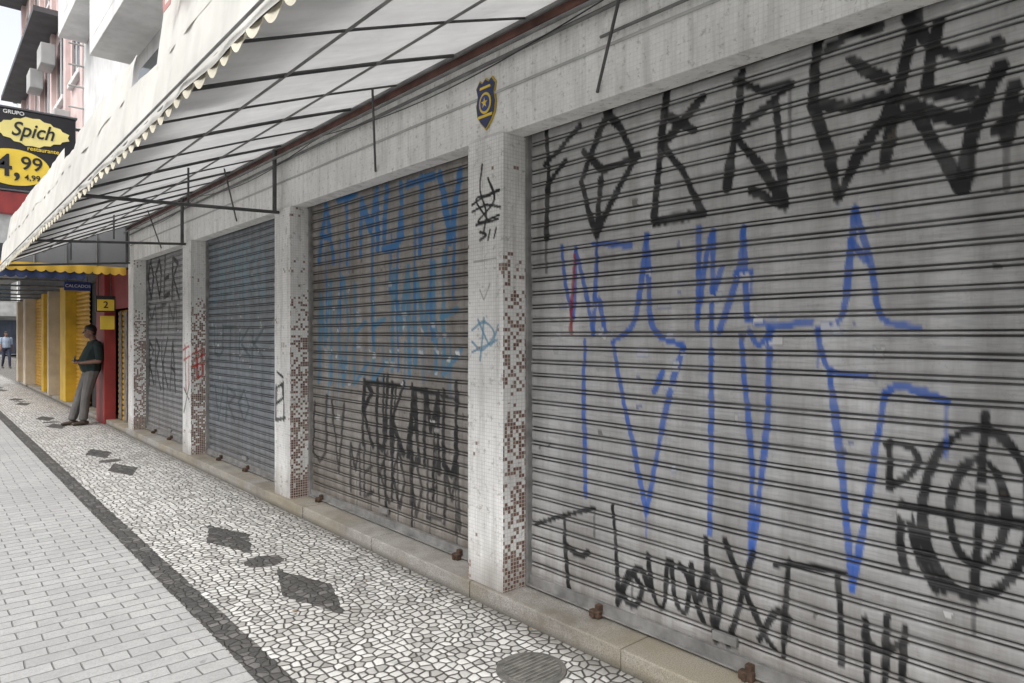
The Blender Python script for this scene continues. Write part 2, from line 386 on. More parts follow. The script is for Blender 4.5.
# ------------------------------------------------------------------ ground
mesh_obj('ground', [(-250, -120, -0.13), (250, -120, -0.13), (250, 400, -0.13), (-250, 400, -0.13)], [(0, 1, 2, 3)], M_asph)
mesh_obj('street_pavers', [(-9, -20, -0.004), (1.15, -20, -0.004), (1.15, 66, -0.004), (-9, 66, -0.004)], [(0, 1, 2, 3)], M_paver)
mesh_obj('sidewalk', [(1.145, -20, 0), (4.9, -20, 0), (4.9, 62, 0), (1.145, 62, 0)], [(0, 1, 2, 3)], M_stone)
boxes('pavement_base', [(-9.02, 4.88, -20.02, 65.9, -0.13, -0.012)], M_grey)
boxes('far_sidewalk', [(-14, -9.02, -20, 66, -0.129, 0.1)], M_grey)
# manhole cover
mh = empty('manhole_cover')
bm = bmesh.new()
for r, z0, z1 in ((0.165, 0.002, 0.010), (0.14, 0.010, 0.0135)):
    bmesh.ops.create_cone(bm, cap_ends=True, segments=40, radius1=r, radius2=r-0.003, depth=z1-z0, matrix=Matrix.Translation((2.14, 2.32, (z0+z1)/2)))
bm_obj('cover_plate', bm, simple('cast_iron', (0.15, 0.145, 0.13), 0.75, 0.45, 20, 0.2, bump=0.4, streak=False), mh)
bmr = []
for k in range(-5, 6):
    h = math.sqrt(0.13**2-(k*0.024)**2)
    bmr.append((2.14-h, 2.14+h, 2.32+k*0.024-0.004, 2.32+k*0.024+0.004, 0.0133, 0.017))
boxes('cover_ribs', bmr, simple('cast_iron_worn', (0.22, 0.21, 0.19), 0.7, 0.4, 20, 0.2, streak=False), mh, 0.001)
# step in slabs with open joints
st = empty('stone_step'); sl = []; y = -4.0
while y < 11.95:
    L = random.choice([1.15, 1.3, 1.45]); y1 = min(y+L, 11.96)
    dx = random.uniform(-0.006, 0.006)
    sl.append((2.450+dx, 2.80, y+0.003, y1-0.003, -0.01, 0.10+random.uniform(-0.002, 0.002))); y = y1
boxes('step_slabs', sl, M_step, st, 0.009)
# ------------------------------------------------------------------ pillars (y0,y1)
PIL = [(0.02, 0.36), (2.925, 3.25), (5.83, 6.18), (8.73, 9.07), (11.62, 11.96), (-2.88, -2.55)]
BLK = (0.008, 0.008, 0.009)
pil_strokes = {
 1: [pst(BLK, 0.0085, p, XF, 1.0, 0.005, True) for p in (
        [(482, 165), (480, 190), (486, 212), (484, 230)], [(472, 205), (482, 198), (499, 190)], [(472, 212), (486, 205), (500, 207)],
        [(488, 178), (494, 200), (478, 222), (499, 215)], [(490, 195), (476, 200), (489, 222)], [(476, 225), (498, 219)],
        [(480, 232), (486, 235), (480, 240)], [(490, 230), (488, 240)], [(496, 228), (494, 238)])]
    + [pst((0.08, 0.22, 0.33), 0.007, p, XF, 0.8, 0.005, True) for p in (
        [(472, 330), (484, 322), (494, 334), (482, 350), (472, 342)], [(478, 320), (490, 345), (498, 325)], [(472, 352), (497, 340)], [(484, 318), (480, 360)])]
    + [pst(BLK, 0.005, [(474, 262), (496, 258)], XF, 0.5, 0.005), pst(BLK, 0.005, [(480, 290), (484, 300), (490, 284)], XF, 0.5, 0.005)],
 2: [pst(BLK, 0.017, p, XF, 0.95, 0.006) for p in ([(276, 385), (276, 418)], [(276, 388), (282, 384), (283, 398), (276, 404)], [(283, 382), (284, 420)], [(276, 420), (285, 418)], [(277, 372), (283, 377)])],
 3: [pst((0.4, 0.03, 0.02), 0.019, p, XF, 0.9, 0.006) for p in ([(183, 350), (189, 346)], [(184, 360), (190, 356)], [(185, 345), (186, 390)], [(189, 352), (189, 385)])]
    + [pst(BLK, 0.016, p, XF, 0.8, 0.006) for p in ([(184, 388), (189, 400)], [(189, 386), (184, 412)])],
}
for i, (y0, y1) in enumerate(PIL):
    zt = 2.69; x0 = XF
    nz = 380 if i == 1 else 200; nyy = 52 if i == 1 else 26
    yy = np.linspace(y0, y1, nyy); zz = np.linspace(0.10, zt, nz)
    Yg, Zg = np.meshgrid(yy, zz, indexing='ij'); Yg = Yg.ravel(); Zg = Zg.ravel()
    e = np.minimum(Yg-y0, y1-Yg)
    Xg = np.full_like(Yg, x0)+np.where(e < 0.001, 0.003, 0)+(smooth_noise(Yg, Zg, 6, 4, 20+i)-0.5)*0.004
    colr = np.zeros((len(Yg), 4)); hold = np.ones(len(Yg))
    if i in pil_strokes: spray(colr, Yg, Zg, pil_strokes[i], hold)
    par = empty('tiled_pillar')
    g = grid_obj('front_face', np.stack([Xg, Yg, Zg], 1), nyy, nz, M_tile, par, flip=False)
    paint_attrs(g.data, colr)
    def sheet(nm, yc, xa, xb, flip, strokes=None, n=26):
        xx = np.linspace(xa, xb, n)
        Xa, Za = np.meshgrid(xx, zz, indexing='ij'); Xa = Xa.ravel(); Za = Za.ravel()
        cc = np.zeros((len(Xa), 4))
        if strokes: spray(cc, Xa, Za, strokes, np.ones(len(Xa)))
        Ya = yc+(smooth_noise(Xa, Za, 6, 4, 40+i)-0.5)*0.003*np.clip((Xa-xa)/0.02, 0, 1)
        gg = grid_obj(nm, np.stack([Xa, Ya, Za], 1), n, nz, M_tile, par, flip=flip)
        paint_attrs(gg.data, cc)
    ss = None
    if i == 3:
        ss = [((0.4, 0.03, 0.02), 0.010, 0.006, 0.95, [(2.50+a, z+1.22) for a, z in p], False) for p in (
            [(0, 0.1), (0.13, 0.16)], [(0.02, 0.04), (0.14, 0.1)], [(0.04, 0.2), (0.06, -0.2)], [(0.1, 0.2), (0.12, -0.15), (0.05, -0.2)], [(0.0, -0.05), (0.13, 0.0)])]
    sheet('near_face', y0, x0+0.003, XS+0.12, True, ss)
    sheet('far_face', y1, x0+0.003, XS+0.12, False)
# ------------------------------------------------------------------ shutters
BLUE = (0.035, 0.11, 0.42)
k1, k2 = 0.022, 0.0255
T = []
for p in ([(547, 127), (549, 180), (547, 238)], [(545, 165), (560, 150), (580, 126)], [(549, 182), (566, 160)],
          [(613, 103), (597, 140), (582, 182), (597, 234), (614, 200), (635, 160), (622, 130), (606, 110)], [(584, 152), (604, 170), (638, 156)], [(602, 180), (598, 236)],
          [(668, 80), (662, 140), (655, 222)], [(702, 98), (682, 122), (663, 146), (684, 172), (704, 213), (655, 222)], [(668, 116), (694, 130)]):
    T.append(pst(BLK, k1, p, XS, 1.0))
for p in ([(742, 72), (736, 130), (727, 188)], [(736, 82), (762, 90), (790, 84)], [(788, 86), (760, 112), (734, 134), (762, 168), (785, 206), (752, 190)],
          [(776, 104), (781, 160), (785, 206)], [(823, 14), (815, 66), (813, 105), (828, 150), (838, 198)], [(828, 50), (850, 36), (880, 28)],
          [(812, 104), (850, 106), (893, 94)], [(850, 58), (868, 72), (884, 78)], [(838, 198), (858, 155), (882, 120), (893, 96)],
          [(919, 8), (906, 60), (896, 100), (884, 166)], [(908, 18), (936, 50), (968, 56), (998, 44)], [(940, 22), (930, 62), (926, 92), (972, 92)],
          [(880, 124), (915, 112), (938, 150), (962, 188)], [(962, 188), (972, 130), (1000, 66)], [(900, 98), (942, 118), (975, 118), (1001, 66)],
          [(998, 130), (1016, 110), (1040, 96)], [(1014, 84), (1006, 140)], [(1040, 80), (1050, 150)]):
    T.append(pst(BLK, k2, p, XS, 1.0))
for p in ([(563, 246), (566, 285), (574, 318)], [(574, 318), (577, 248)], [(577, 250), (588, 300), (594, 334)], [(594, 334), (598, 246)], [(594, 244), (632, 246)], [(600, 300), (606, 332)],
          [(648, 234), (650, 290), (655, 330), (684, 346)], [(648, 236), (641, 290), (634, 325), (614, 342)], [(614, 342), (628, 420), (646, 512)], [(684, 346), (664, 420), (646, 512)],
          [(664, 372), (655, 392)], [(700, 228), (698, 330)], [(714, 232), (706, 262), (698, 322)], [(714, 234), (712, 330)],
          [(722, 268), (712, 300)], [(744, 228), (738, 275), (720, 332)], [(744, 228), (748, 320)], [(712, 350), (712, 450), (710, 534)],
          [(736, 274), (752, 272)], [(750, 320), (776, 326), (812, 322)], [(742, 336), (752, 460), (752, 560)], [(770, 328), (768, 420), (752, 560)],
          [(750, 332), (760, 345), (772, 330)],
          [(855, 208), (849, 262), (846, 300), (838, 322), (818, 330)], [(855, 208), (872, 270), (878, 308), (888, 322), (918, 328)],
          [(818, 332), (826, 365), (842, 374), (868, 376)], [(830, 372), (842, 470), (853, 590)], [(853, 590), (868, 500), (884, 395)],
          [(884, 395), (898, 386), (920, 392), (946, 402)], [(850, 240), (866, 260)], [(586, 340), (584, 420), (585, 496)]):
    T.append(pst(BLUE, 0.0165, p, XS, 0.88, 0.008, len(p) > 2))
T.append(pst((0.30, 0.02, 0.02), 0.013, [(576, 256), (573, 290), (571, 332)], XS, 0.8))
T.append(pst((0.25, 0.02, 0.03), 0.009, [(571, 300), (573, 334)], XS, 0.8))
for p in ([(536, 524), (560, 517), (594, 508)], [(564, 516), (566, 560), (571, 598)], [(566, 545), (580, 556), (588, 552)],
          [(612, 506), (616, 550), (618, 604)], [(618, 604), (628, 580), (640, 568), (650, 590)], [(628, 572), (622, 592), (634, 606), (642, 590), (632, 572)],
          [(648, 556), (654, 596), (664, 606), (668, 560)], [(672, 562), (676, 600), (686, 612), (690, 580), (680, 566)], [(692, 566), (696, 600), (704, 622)],
          [(706, 536), (710, 590), (716, 640)], [(700, 600), (710, 570), (722, 590), (716, 630)],
          [(726, 540), (742, 580), (764, 632), (776, 650)], [(754, 552), (742, 600), (728, 646)],
          [(776, 564), (808, 566), (846, 572)], [(790, 560), (786, 610), (784, 656)], [(760, 640), (776, 612), (790, 618)],
          [(838, 572), (842, 620), (842, 664)], [(866, 618), (870, 640), (884, 650), (906, 640)], [(888, 616), (886, 660), (884, 690)], [(906, 626), (902, 680)],
          [(866, 620), (868, 690)]):
    T.append(pst(BLK, 0.0155, p, XS, 1.0, 0.008, True))
for p in ([(890, 442), (890, 488)], [(886, 444), (906, 446), (918, 458), (910, 474), (892, 486)], [(902, 504), (900, 540), (906, 572)], [(908, 512), (918, 552), (936, 592)],
          [(985, 414), (980, 510), (974, 600)], [(908, 506), (960, 516), (1024, 524), (1060, 530)], [(924, 560), (944, 590)]):
    T.append(pst(BLK, 0.0160, p, XS, 1.0, 0.008, True))
def ell(cx, cy, rx, ry): return [(cx+rx*math.cos(a), cy+ry*math.sin(a)) for a in np.linspace(0, 2*math.pi, 22)]
T.append(pst(BLK, 0.019, ell(977, 512, 55, 84), XS, 1.0)); T.append(pst(BLK, 0.0155, ell(978, 512, 28, 52), XS, 1.0))
T += [(c, r*0.4, 0.005, 0.6, [p[-1], (p[-1][0], p[-1][1]-random.uniform(0.08, 0.3))], False) for (c, r, s, a, p, q) in T[::5]]
BB = (0.03, 0.15, 0.36)
TB = tagrow(BB, 0.025, 318, 468, (204, 172), (262, 240), 6, XS, 1.0, 3, 0.8, kinds=[8, 5, 3, 7, 5, 2]) + tagrow((0.05, 0.20, 0.34), 0.019, 318, 466, (290, 252), (384, 366), 7, XS, 0.82, 4, 0.9) \
   + [pst(BB, 0.015, p, XS, 0.9) for p in ([(340, 240), (340, 330)], [(372, 235), (373, 345)], [(398, 230), (398, 370)], [(432, 222), (432, 340)], [(455, 220), (454, 300)], [(326, 250), (326, 320)], [(415, 226), (416, 310)])] \
   + tagrow(BLK, 0.018, 362, 460, (378, 392), (446, 474), 6, XS, 1.0, 6, 1.0, kinds=[1, 7, 0, 8, 3, 7]) + tagrow(BLK, 0.011, 350, 462, (440, 468), (490, 532), 7, XS, 0.85, 8, 0.8) \
   + tagrow(BLK, 0.014, 312, 350, (400, 400), (458, 472), 2, XS, 0.85, 9, 0.5) \
   + [pst(BLK, 0.018, p, XS, 1.0) for p in ([(384, 376), (386, 510)], [(396, 386), (392, 500)], [(412, 384), (412, 530)], [(436, 396), (432, 500)], [(368, 382), (404, 386)], [(410, 388), (456, 400)])]
TC = tagrow((0.16, 0.27, 0.32), 0.020, 212, 268, (250, 240), (302, 294), 5, XS, 0.85, 11, 0.6) + tagrow((0.05, 0.08, 0.09), 0.016, 214, 266, (326, 330), (356, 358), 4, XS, 0.7, 12) + tagrow((0.03, 0.04, 0.045), 0.014, 214, 250, (385, 390), (420, 425), 3, XS, 0.6, 22)
TD = tagrow(BLK, 0.030, 148, 180, (262, 255), (300, 298), 4, XS, 1.0, 13) + tagrow(BLK, 0.022, 148, 178, (340, 340), (385, 390), 4, XS, 0.95, 14) + tagrow(BLK, 0.02, 148, 178, (308, 303), (330, 330), 3, XS, 0.7, 15)
PROF = [(0.0, 0.0), (0.10, .003), (0.30, .004), (0.50, .0035), (0.625, .001), (0.655, -.009), (0.73, -.010), (0.762, .001), (0.815, .004), (0.862, .001), (0.895, -.010), (0.965, -.009)]
def shutter(name, y0, y1, mat, strokes, dy, scraps, seed):
    par = empty(name)
    zb, zt, p = 0.165, 2.86, 0.078
    ns = int(round((zt-zb)/p)); zs = []; xs = []
    for k in range(ns):
        for f, o in PROF: zs.append(zb+(k+f)*p); xs.append(o)
    zs.append(zb+ns*p); xs.append(0.0)
    zs = np.array(zs); xs = np.array(xs); nz = len(zs); ny = int((y1-y0)/dy)+1
    yy = np.linspace(y0, y1, ny)
    Yg = np.repeat(yy, nz); Zg = np.tile(zs, ny); Og = np.tile(xs, ny); sl = np.tile(((zs-zb)/p+1e-6).astype(int), ny)
    r = np.random.default_rng(seed)
    slo = r.normal(0, 0.0014, ns+2)[sl]; sla = r.normal(0, 0.0009, ns+2)[sl]
    dent = (smooth_noise(Yg, Zg, 1.3, 2.2, seed)-0.5)*0.020+(smooth_noise(Yg, Zg, 5, 9, seed+1)-0.5)*0.006
    Xg = XS-Og+dent+slo+sla*(Yg-(y0+y1)/2)
    Zs = Zg+(smooth_noise(Yg, Zg*0+sl*7.3, 1.1, 1, seed+2)-0.5)*0.007
    col = np.zeros((len(Yg), 4)); hold = np.where(Og < -0.002, 0.45, 1.0)
    spray(col, Yg, Zg, strokes, hold)
    pa = []
    for _ in range(scraps):
        z = r.normal(1.5, 0.2) if r.random() < 0.65 else r.uniform(0.5, 2.3)
        g = r.uniform(0.4, 0.72)
        pa.append((r.uniform(y0, y1), z, r.uniform(0.010, 0.040), r.uniform(0.008, 0.026), (g, g, g*0.97), r.uniform(0.5, 0.95)))
    for _ in range(scraps//2):
        g = r.uniform(0.04, 0.1)
        pa.append((r.uniform(y0, y1), r.uniform(0.3, 2.3), r.uniform(0.008, 0.02), r.uniform(0.006, 0.02), (g, g*0.8, g*0.6), 0.6))
    patches(col, Yg, Zg, pa, hold)
    groove_shade = np.where(Og < -0.002, 1.0, 0.0)*(0.66+0.34*smooth_noise(Yg, Zg, 6, 20, seed+4))  # per-vertex strength of the shade painted into the slat grooves
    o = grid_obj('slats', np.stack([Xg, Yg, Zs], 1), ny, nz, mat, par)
    paint_attrs(o.data, col, groove_shade)
    boxes('bottom_rail', [(XS-0.020, XS+0.014, y0+0.01, y1-0.01, 0.112, 0.166), (XS-0.044, XS-0.020, y0+0.01, y1-0.01, 0.112, 0.120)], M_guide, par, 0.002)
    boxes('side_guides', [(XS-0.034, XS+0.05, y0-0.004, y0+0.022, 0.101, 2.80), (XS-0.034, XS+0.05, y1-0.022, y1+0.004, 0.101, 2.80)], M_guide, par, 0.003)
    lk = []
    for yl in ((y0+(y1-y0)*0.45, y0+(y1-y0)*0.78) if seed != 32 else (3.56, 5.57)):
        lk += [(XS-0.075, XS-0.040, yl-0.032, yl+0.032, 0.102, 0.138), (XS-0.050, XS-0.012, yl-0.016, yl+0.016, 0.12, 0.160), (XS-0.09, XS-0.07, yl-0.010, yl+0.010, 0.105, 0.130)]
    boxes('floor_locks', lk, M_rust, par, 0.005)
    boxes('lock_boxes', [(XS-0.024, XS-0.004, (y0+y1)/2-0.06, (y0+y1)/2+0.06, 0.20, 0.24)], M_guide, par, 0.003)
    return par
mA = shutter_mat('shutter_grey', (0.50, 0.50, 0.495), (0.21, 0.198, 0.18), 0.65)
mB = shutter_mat('shutter_brownish', (0.33, 0.31, 0.285), (0.11, 0.094, 0.078), 0.8, 0.4)
mC = shutter_mat('shutter_bluish', (0.25, 0.28, 0.305), (0.11, 0.11, 0.115), 0.7, 0.2)
mD = shutter_mat('shutter_mid', (0.36, 0.365, 0.37), (0.15, 0.15, 0.15), 0.7, 0.2)
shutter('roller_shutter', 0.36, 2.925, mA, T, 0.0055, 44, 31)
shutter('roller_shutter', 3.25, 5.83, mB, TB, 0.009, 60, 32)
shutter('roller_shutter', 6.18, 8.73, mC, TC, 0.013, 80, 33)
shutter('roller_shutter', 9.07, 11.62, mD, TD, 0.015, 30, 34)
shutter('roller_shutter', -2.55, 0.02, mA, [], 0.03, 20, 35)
# ------------------------------------------------------------------ building 1
b1 = empty('commercial_building')
LZ0, LZ1 = 2.69, 3.18
boxes('lintel_beam', [(2.50, 2.64, -4.0, 11.96, LZ0, LZ1)], M_tile2, b1, 0.006)
boxes('lintel_band', [(2.490, 2.4995, -4.0, 11.958, 2.93, 2.945)], M_grey, b1, 0.003)
boxes('red_strip', [(2.46, 2.64, -4.0, 11.95, LZ1+0.001, 3.235)], M_redstrip, b1, 0.004)
boxes('roller_box', [(2.74, 3.1, -4.0, 11.955, 2.62, 2.9)], M_dark, b1)
boxes('back_wall', [(2.86, 3.0, -4.0, 11.95, 0.0, 2.6)], M_dark, b1)
boxes('upper_wall', [(2.52, 3.2, -4.0, 11.95, 3.236, 12.0)], M_white, b1)
boxes('roof', [(2.3, 12, -4.0, 11.96, 12.0, 12.25)], M_grey, b1)
boxes('side_body', [(3.2, 12, -4.0, 11.9, 0.0, 12.0)], M_white, b1)
wl = []; fl = []
for fz in (4.1, 7.2, 10.0):
    for k in range(5):
        yc = -2.4+k*2.9+1.4
        wl.append((2.50, 2.53, yc-0.8, yc+0.8, fz, fz+1.4)); fl.append((2.47, 2.515, yc-0.9, yc+0.9, fz-0.08, fz))
boxes('windows', wl, M_glass, b1); boxes('sills', fl, M_grey, b1, 0.005)
boxes('balcony_slabs', [(1.95, 2.52, 6.0, 11.9, 5.75, 5.95), (1.95, 2.07, 6.0, 11.9, 5.951, 6.9), (1.95, 2.52, 6.0, 11.9, 8.7, 8.9), (1.95, 2.07, 6.0, 11.9, 8.901, 9.8)], M_white, b1, 0.01)
tubes('conduits', [((2.478, -4, 3.12), (2.478, 11.9, 3.10), 0.011), ((2.482, -1, 2.99), (2.482, 2.2, 2.985), 0.008)], M_frame_l, b1)
cab = []
fcb = lambda t: (2.46, 2.0+t*9.6, 3.16-0.10*abs(math.sin(t*math.pi*3)))
for k in range(40): cab.append((fcb(k/40), fcb((k+1)/40), 0.004))
tubes('cable', cab, M_black, b1, 6)
# ------------------------------------------------------------------ awning 1
aw = empty('fabric_awning')
def zf(Y): return 2.705-0.0155*(Y-0.5)
XFRONT = 0.90; XW = 2.515; ZW = 3.262
YA0, YA1 = -3.5, 11.95; RS = 0.644
def aw_pt(s, Y, d=0.0): return (XFRONT+(XW-XFRONT)*s, Y, zf(Y)*(1-s)+ZW*s+d+0.03*math.sin(math.pi*s)*0.5)
ny, nz = 400, 18
V = []
for i in range(ny):
    Y = YA0+(YA1-YA0)*i/(ny-1)
    for j in range(nz):
        s = j/(nz-1); x, y, z = aw_pt(s, Y)
        ph = ((Y-0.1) % RS)/RS
        sag = 0.020*math.sin(math.pi*ph)*(0.5+0.5*abs(math.sin(3*math.pi*s)))+0.006*math.sin(Y*5.3+s*9)*math.sin(math.pi*s)
        V.append((x, y, z+0.02-sag))
grid_obj('canopy_sheet', np.array(V), ny, nz, M_fab_in, aw)
ra = []; pu = []
Y = 0.1-5*RS; kk = 0
while Y < YA1:
    pts = [aw_pt(s, Y, -0.005) for s in (0, 0.33, 0.66, 0.97)]
    for a, b_ in zip(pts[:-1], pts[1:]): ra.append((a, b_, 0.011 if kk % 2 == 0 else 0.007))
    Y += RS; kk += 1
for s in (0.0, 0.30, 0.62, 0.95):
    r = 0.014 if s in (0.0, 0.95) else 0.007
    pu.append((aw_pt(s, YA0, -0.012), aw_pt(s, YA1, -0.012), r))
pu.append(((2.42, YA0, 3.135), (2.42, YA1, 3.135), 0.012))
tubes('rafters', ra, M_frame, aw); tubes('purlins', pu, M_frame_l, aw)
sr = []
for yc in (2.23, 4.36, 7.2, 10.1):   # stay rods from beam to frame
    sr.append(((2.492, yc, 2.73), (2.23, yc-0.42, 3.15), 0.008))
for yc in (6.05, 8.9, 11.8):     # frames at the pillars
    sr += [((2.47, yc, 2.66), (XFRONT+0.02, yc, zf(yc)-0.01), 0.015), ((2.43, yc, 2.66), (2.43, yc, 3.22), 0.020),
           ((1.7, yc, 2.65), (1.7, yc, 2.94), 0.009)]
tubes('brackets', sr, M_frame, aw)
def valance(name, y0, y1, X, zbot, ztop, mat, parent, sc_w=0.15, sc_d=0.035, lean=0.04, wav=0.006, step=0.011, nrow=8, fold=0.0):
    n = int((y1-y0)/step)+1; V = []
    for i in range(n):
        Y = y0+(y1-y0)*i/(n-1); zb = zbot(Y)+sc_d*(1-abs(math.sin(math.pi*Y/sc_w))**0.7); zt = ztop(Y)
        for j in range(nrow):
            t = j/(nrow-1)
            x = X+lean*t+wav*math.sin(Y*5+2*math.sin(Y*2.3))*(1-t*0.6)
            x += fold*math.sin(Y*17+3*math.sin(Y*1.7)+t*2.5)*math.sin(Y*2.9+1)*(0.3+0.7*math.sin(math.pi*t))
            V.append((x, Y, zb+(zt-zb)*t))
    return grid_obj(name, np.array(V), n, nrow, mat, parent)
def vtop(Y):
    return 2.99-0.012*Y+0.015*math.sin(Y*3.1)+0.006*math.sin(Y*7.7)
valance('valance_panel', YA0, YA1, 0.875, lambda Y: zf(Y)-0.055, vtop, M_fab_out, aw, sc_d=0.0, fold=0.010)
valance('scalloped_hem', YA0, YA1, 0.866, lambda Y: zf(Y)-0.115, lambda Y: zf(Y)-0.02, M_fab_trim, aw, sc_d=0.055)
tubes('hem_piping', [((0.860, YA0, zf(YA0)-0.02), (0.860, YA1, zf(YA1)-0.02), 0.006)], M_frame_l, aw)
bn = empty('banner_board')
def ptop1(Y): return 3.33+0.02*math.sin(Y*2.1)
valance('banner_cloth', -2.0, 3.80, 0.91, lambda Y: vtop(Y)-0.03, ptop1, M_fab_out, bn, sc_d=0, lean=0.05, fold=0.008)
def ptop2(Y): return 3.17-0.004*(Y-4.4)-(0.10 if 6.4 < Y < 7.0 else 0)+0.012*math.sin(Y*2.9)
valance('banner_cloth_far', 4.4, 11.5, 0.91, lambda Y: vtop(Y)-0.03, ptop2, M_fab_out, bn, sc_d=0, lean=0.05, fold=0.012)
M_pl = simple('faded_red_print', (0.50, 0.24, 0.22), 0.8, 0.2, 3, streak=False)
text_obj('banner_print', 'LANCHES', 0.24, (0.885, 3.05, 3.16), (math.radians(90), 0, math.radians(-90)), M_pl, bn, 0.001)
# ------------------------------------------------------------------ police badge on the beam
pb = empty('police_badge_sign')
yc, zc = plane_yz(486, 104, 2.49); w, h = 0.092, 0.152
def shield(k):
    P = [(0, 1.0), (0.35, 0.86), (0.62, 0.98), (0.98, 0.72), (0.82, 0.38), (0.98, 0.0), (0.86, -0.42), (0.5, -0.72), (0, -1.0)]
    P = P+[(-a, b) for a, b in P[-2:0:-1]]
    return [(a*w*k, b*h*k) for a, b in P]
def wall_plate(name, pts, x, th, mat, par):
    n = len(pts); vs = [(x, yc-a, zc+b) for a, b in pts]+[(x+th, yc-a, zc+b) for a, b in pts]
    o = mesh_obj(name, vs, [list(range(n)), list(range(2*n-1, n-1, -1))]+[[i, i+n, (i+1) % n+n, (i+1) % n] for i in range(n)], mat, par)
    bm = bmesh.new(); bm.from_mesh(o.data); bmesh.ops.recalc_face_normals(bm, faces=bm.faces); bm.to_mesh(o.data); bm.free(); return o
M_gold = simple('gold_paint', (0.50, 0.36, 0.05), 0.5, 0.2, 6, streak=False)
wall_plate('rim', shield(1.0), 2.488, 0.010, M_gold, pb)
wall_plate('field', shield(0.93), 2.4845, 0.004, simple('navy_paint', (0.010, 0.022, 0.10), 0.4, 0.2, 6, streak=False), pb)
circ = [(0.054*math.cos(a), 0.062*math.sin(a)+0.004) for a in np.linspace(0, 2*math.pi, 25)[:-1]]
wall_plate('ring', circ, 2.4815, 0.004, M_yel2, pb)
wall_plate('ring_inner', [(a*0.76, (b-0.004)*0.76+0.004) for a, b in circ], 2.4785, 0.004, M_blue, pb)
star = [((0.028 if k % 2 == 0 else 0.011)*math.sin(k*math.pi/5), (0.03 if k % 2 == 0 else 0.012)*math.cos(k*math.pi/5)+0.004) for k in range(10)]
wall_plate('star', star, 2.476, 0.003, M_yel2, pb)
wall_plate('ribbon_upper', [(-0.05, 0.088), (0.05, 0.088), (0.045, 0.102), (-0.045, 0.102)], 2.481, 0.004, M_yel2, pb)
wall_plate('ribbon_lower', [(-0.062, -0.078), (0.062, -0.078), (0.066, -0.062), (-0.066, -0.062)], 2.481, 0.004, M_yel2, pb)
# ------------------------------------------------------------------ building 2 + 3 (yellow shops)
b2 = empty('yellow_shop_building')
def small_shutter(name, y0, y1, X, z0, z1, mat, parent, p=0.09):
    n = int((z1-z0)/p); vs = []; fs = []
    pr = [(0, 0), (0.35, -0.008), (0.7, 0), (0.78, 0.016), (0.92, 0.016)]
    for k in range(n):
        for f, o in pr:
            z = z0+(k+f)*p; vs += [(X+o, y0, z), (X+o, y1, z)]
    for k in range(len(vs)//2-1): fs.append((2*k, 2*k+1, 2*k+3, 2*k+2))
    return mesh_obj(name, vs, fs, mat, parent)
boxes('ground_wall', [(2.95, 3.1, 11.97, 27.0, 0.0, 3.3)], M_dark, b2)
boxes('beam', [(2.5, 2.94, 11.97, 27.0, 2.62, 3.3)], M_slabdark, b2)
boxes('red_column', [(2.44, 2.62, 13.55, 14.25, 0.0, 2.618)], M_red, b2, 0.01)
boxes('grey_base', [(2.47, 2.9, 11.965, 27, 0.0, 0.08)], M_step, b2, 0.005)
boxes('yellow_piers', [(2.45, 2.9, a, b_, 0.081, 2.619) for a, b_ in ((17.75, 18.5), (21.2, 21.6))], M_ypier, b2, 0.01)
boxes('beige_piers', [(2.4, 2.9, a, b_, 0.081, 2.619) for a, b_ in ((19.9, 20.1), (24.6, 25.2), (26.6, 27.0))], simple('beige_paint', (0.52, 0.45, 0.34), 0.7, 0.2), b2, 0.01)
small_shutter('shutter_striped', 11.97, 13.55, 2.66, 0.09, 2.0, M_yellow, b2)
boxes('shutter_stripes', [(2.635, 2.648, 11.97+k*0.42, 12.15+k*0.42, 0.1, 1.95) for k in range(4)], M_guide, b2)
boxes('shop_fascia', [(2.55, 2.64, 11.98, 13.54, 2.0, 2.6)], M_red, b2)
for a, b_ in ((16.2, 17.75), (18.5, 19.9), (20.1, 21.2), (21.6, 24.6), (25.2, 26.6)):
    small_shutter('shutter_yellow', a, b_, 2.66, 0.09, 2.62, M_yellow, b2)
boxes('door_dark', [(2.7, 2.9, 14.25, 16.2, 0.09, 2.6)], M_dark, b2)
boxes('upper_white', [(2.52, 12, 11.97, 16.0, 3.301, 15.0)], M_white, b2)
boxes('upper_pink', [(2.6, 12, 16.0, 27.0, 3.301, 16.0)], M_pink, b2)
wl = []; ws = []; fr = []
for fz in (4.2, 7.1, 10.0, 12.9):
    for k in range(5):
        yc_ = 17.2+k*2.1
        wl.append((2.585, 2.62, yc_-0.6, yc_+0.6, fz, fz+1.5)); ws.append((2.50, 2.60, yc_-0.7, yc_+0.7, fz-0.12, fz-0.01))
        fr.append((2.57, 2.59, yc_-0.03, yc_+0.03, fz, fz+1.5))
boxes('windows', wl, M_glass, b2); boxes('sills', ws, M_white, b2, 0.01); boxes('window_bars', fr, M_white, b2)
boxes('pilasters', [(2.50, 2.605, 16.02+k*2.1, 16.3+k*2.1, 3.31, 15.9) for k in range(6)], M_pink, b2, 0.01)
bal = (7.3, 10.4, 13.5)
boxes('balconies', [(2.05, 2.52, 12.3, 15.7, z, z+0.22) for z in bal]+[(2.05, 2.15, 12.3, 15.7, z+0.221, z+1.1) for z in bal], M_white, b2, 0.01)
boxes('balcony_doors', [(2.50, 2.53, 12.9, 15.1, z+0.23, z+2.4) for z in bal[:2]], M_glass, b2)
rail = []
for k in range(14):
    rail.append(((2.52, 15.95, 4.4+k*0.42), (2.25, 15.95, 4.4+k*0.42), 0.02))
tubes('stair_rungs', rail, M_grey, b2)
boxes('eaves', [(2.0, 2.6, 19.0, 27.0, 9.0, 9.12), (1.9, 2.6, 21.0, 27.0, 12.0, 12.15), (1.7, 2.6, 12.0, 27.0, 16.0, 16.3)], M_slabdark, b2)
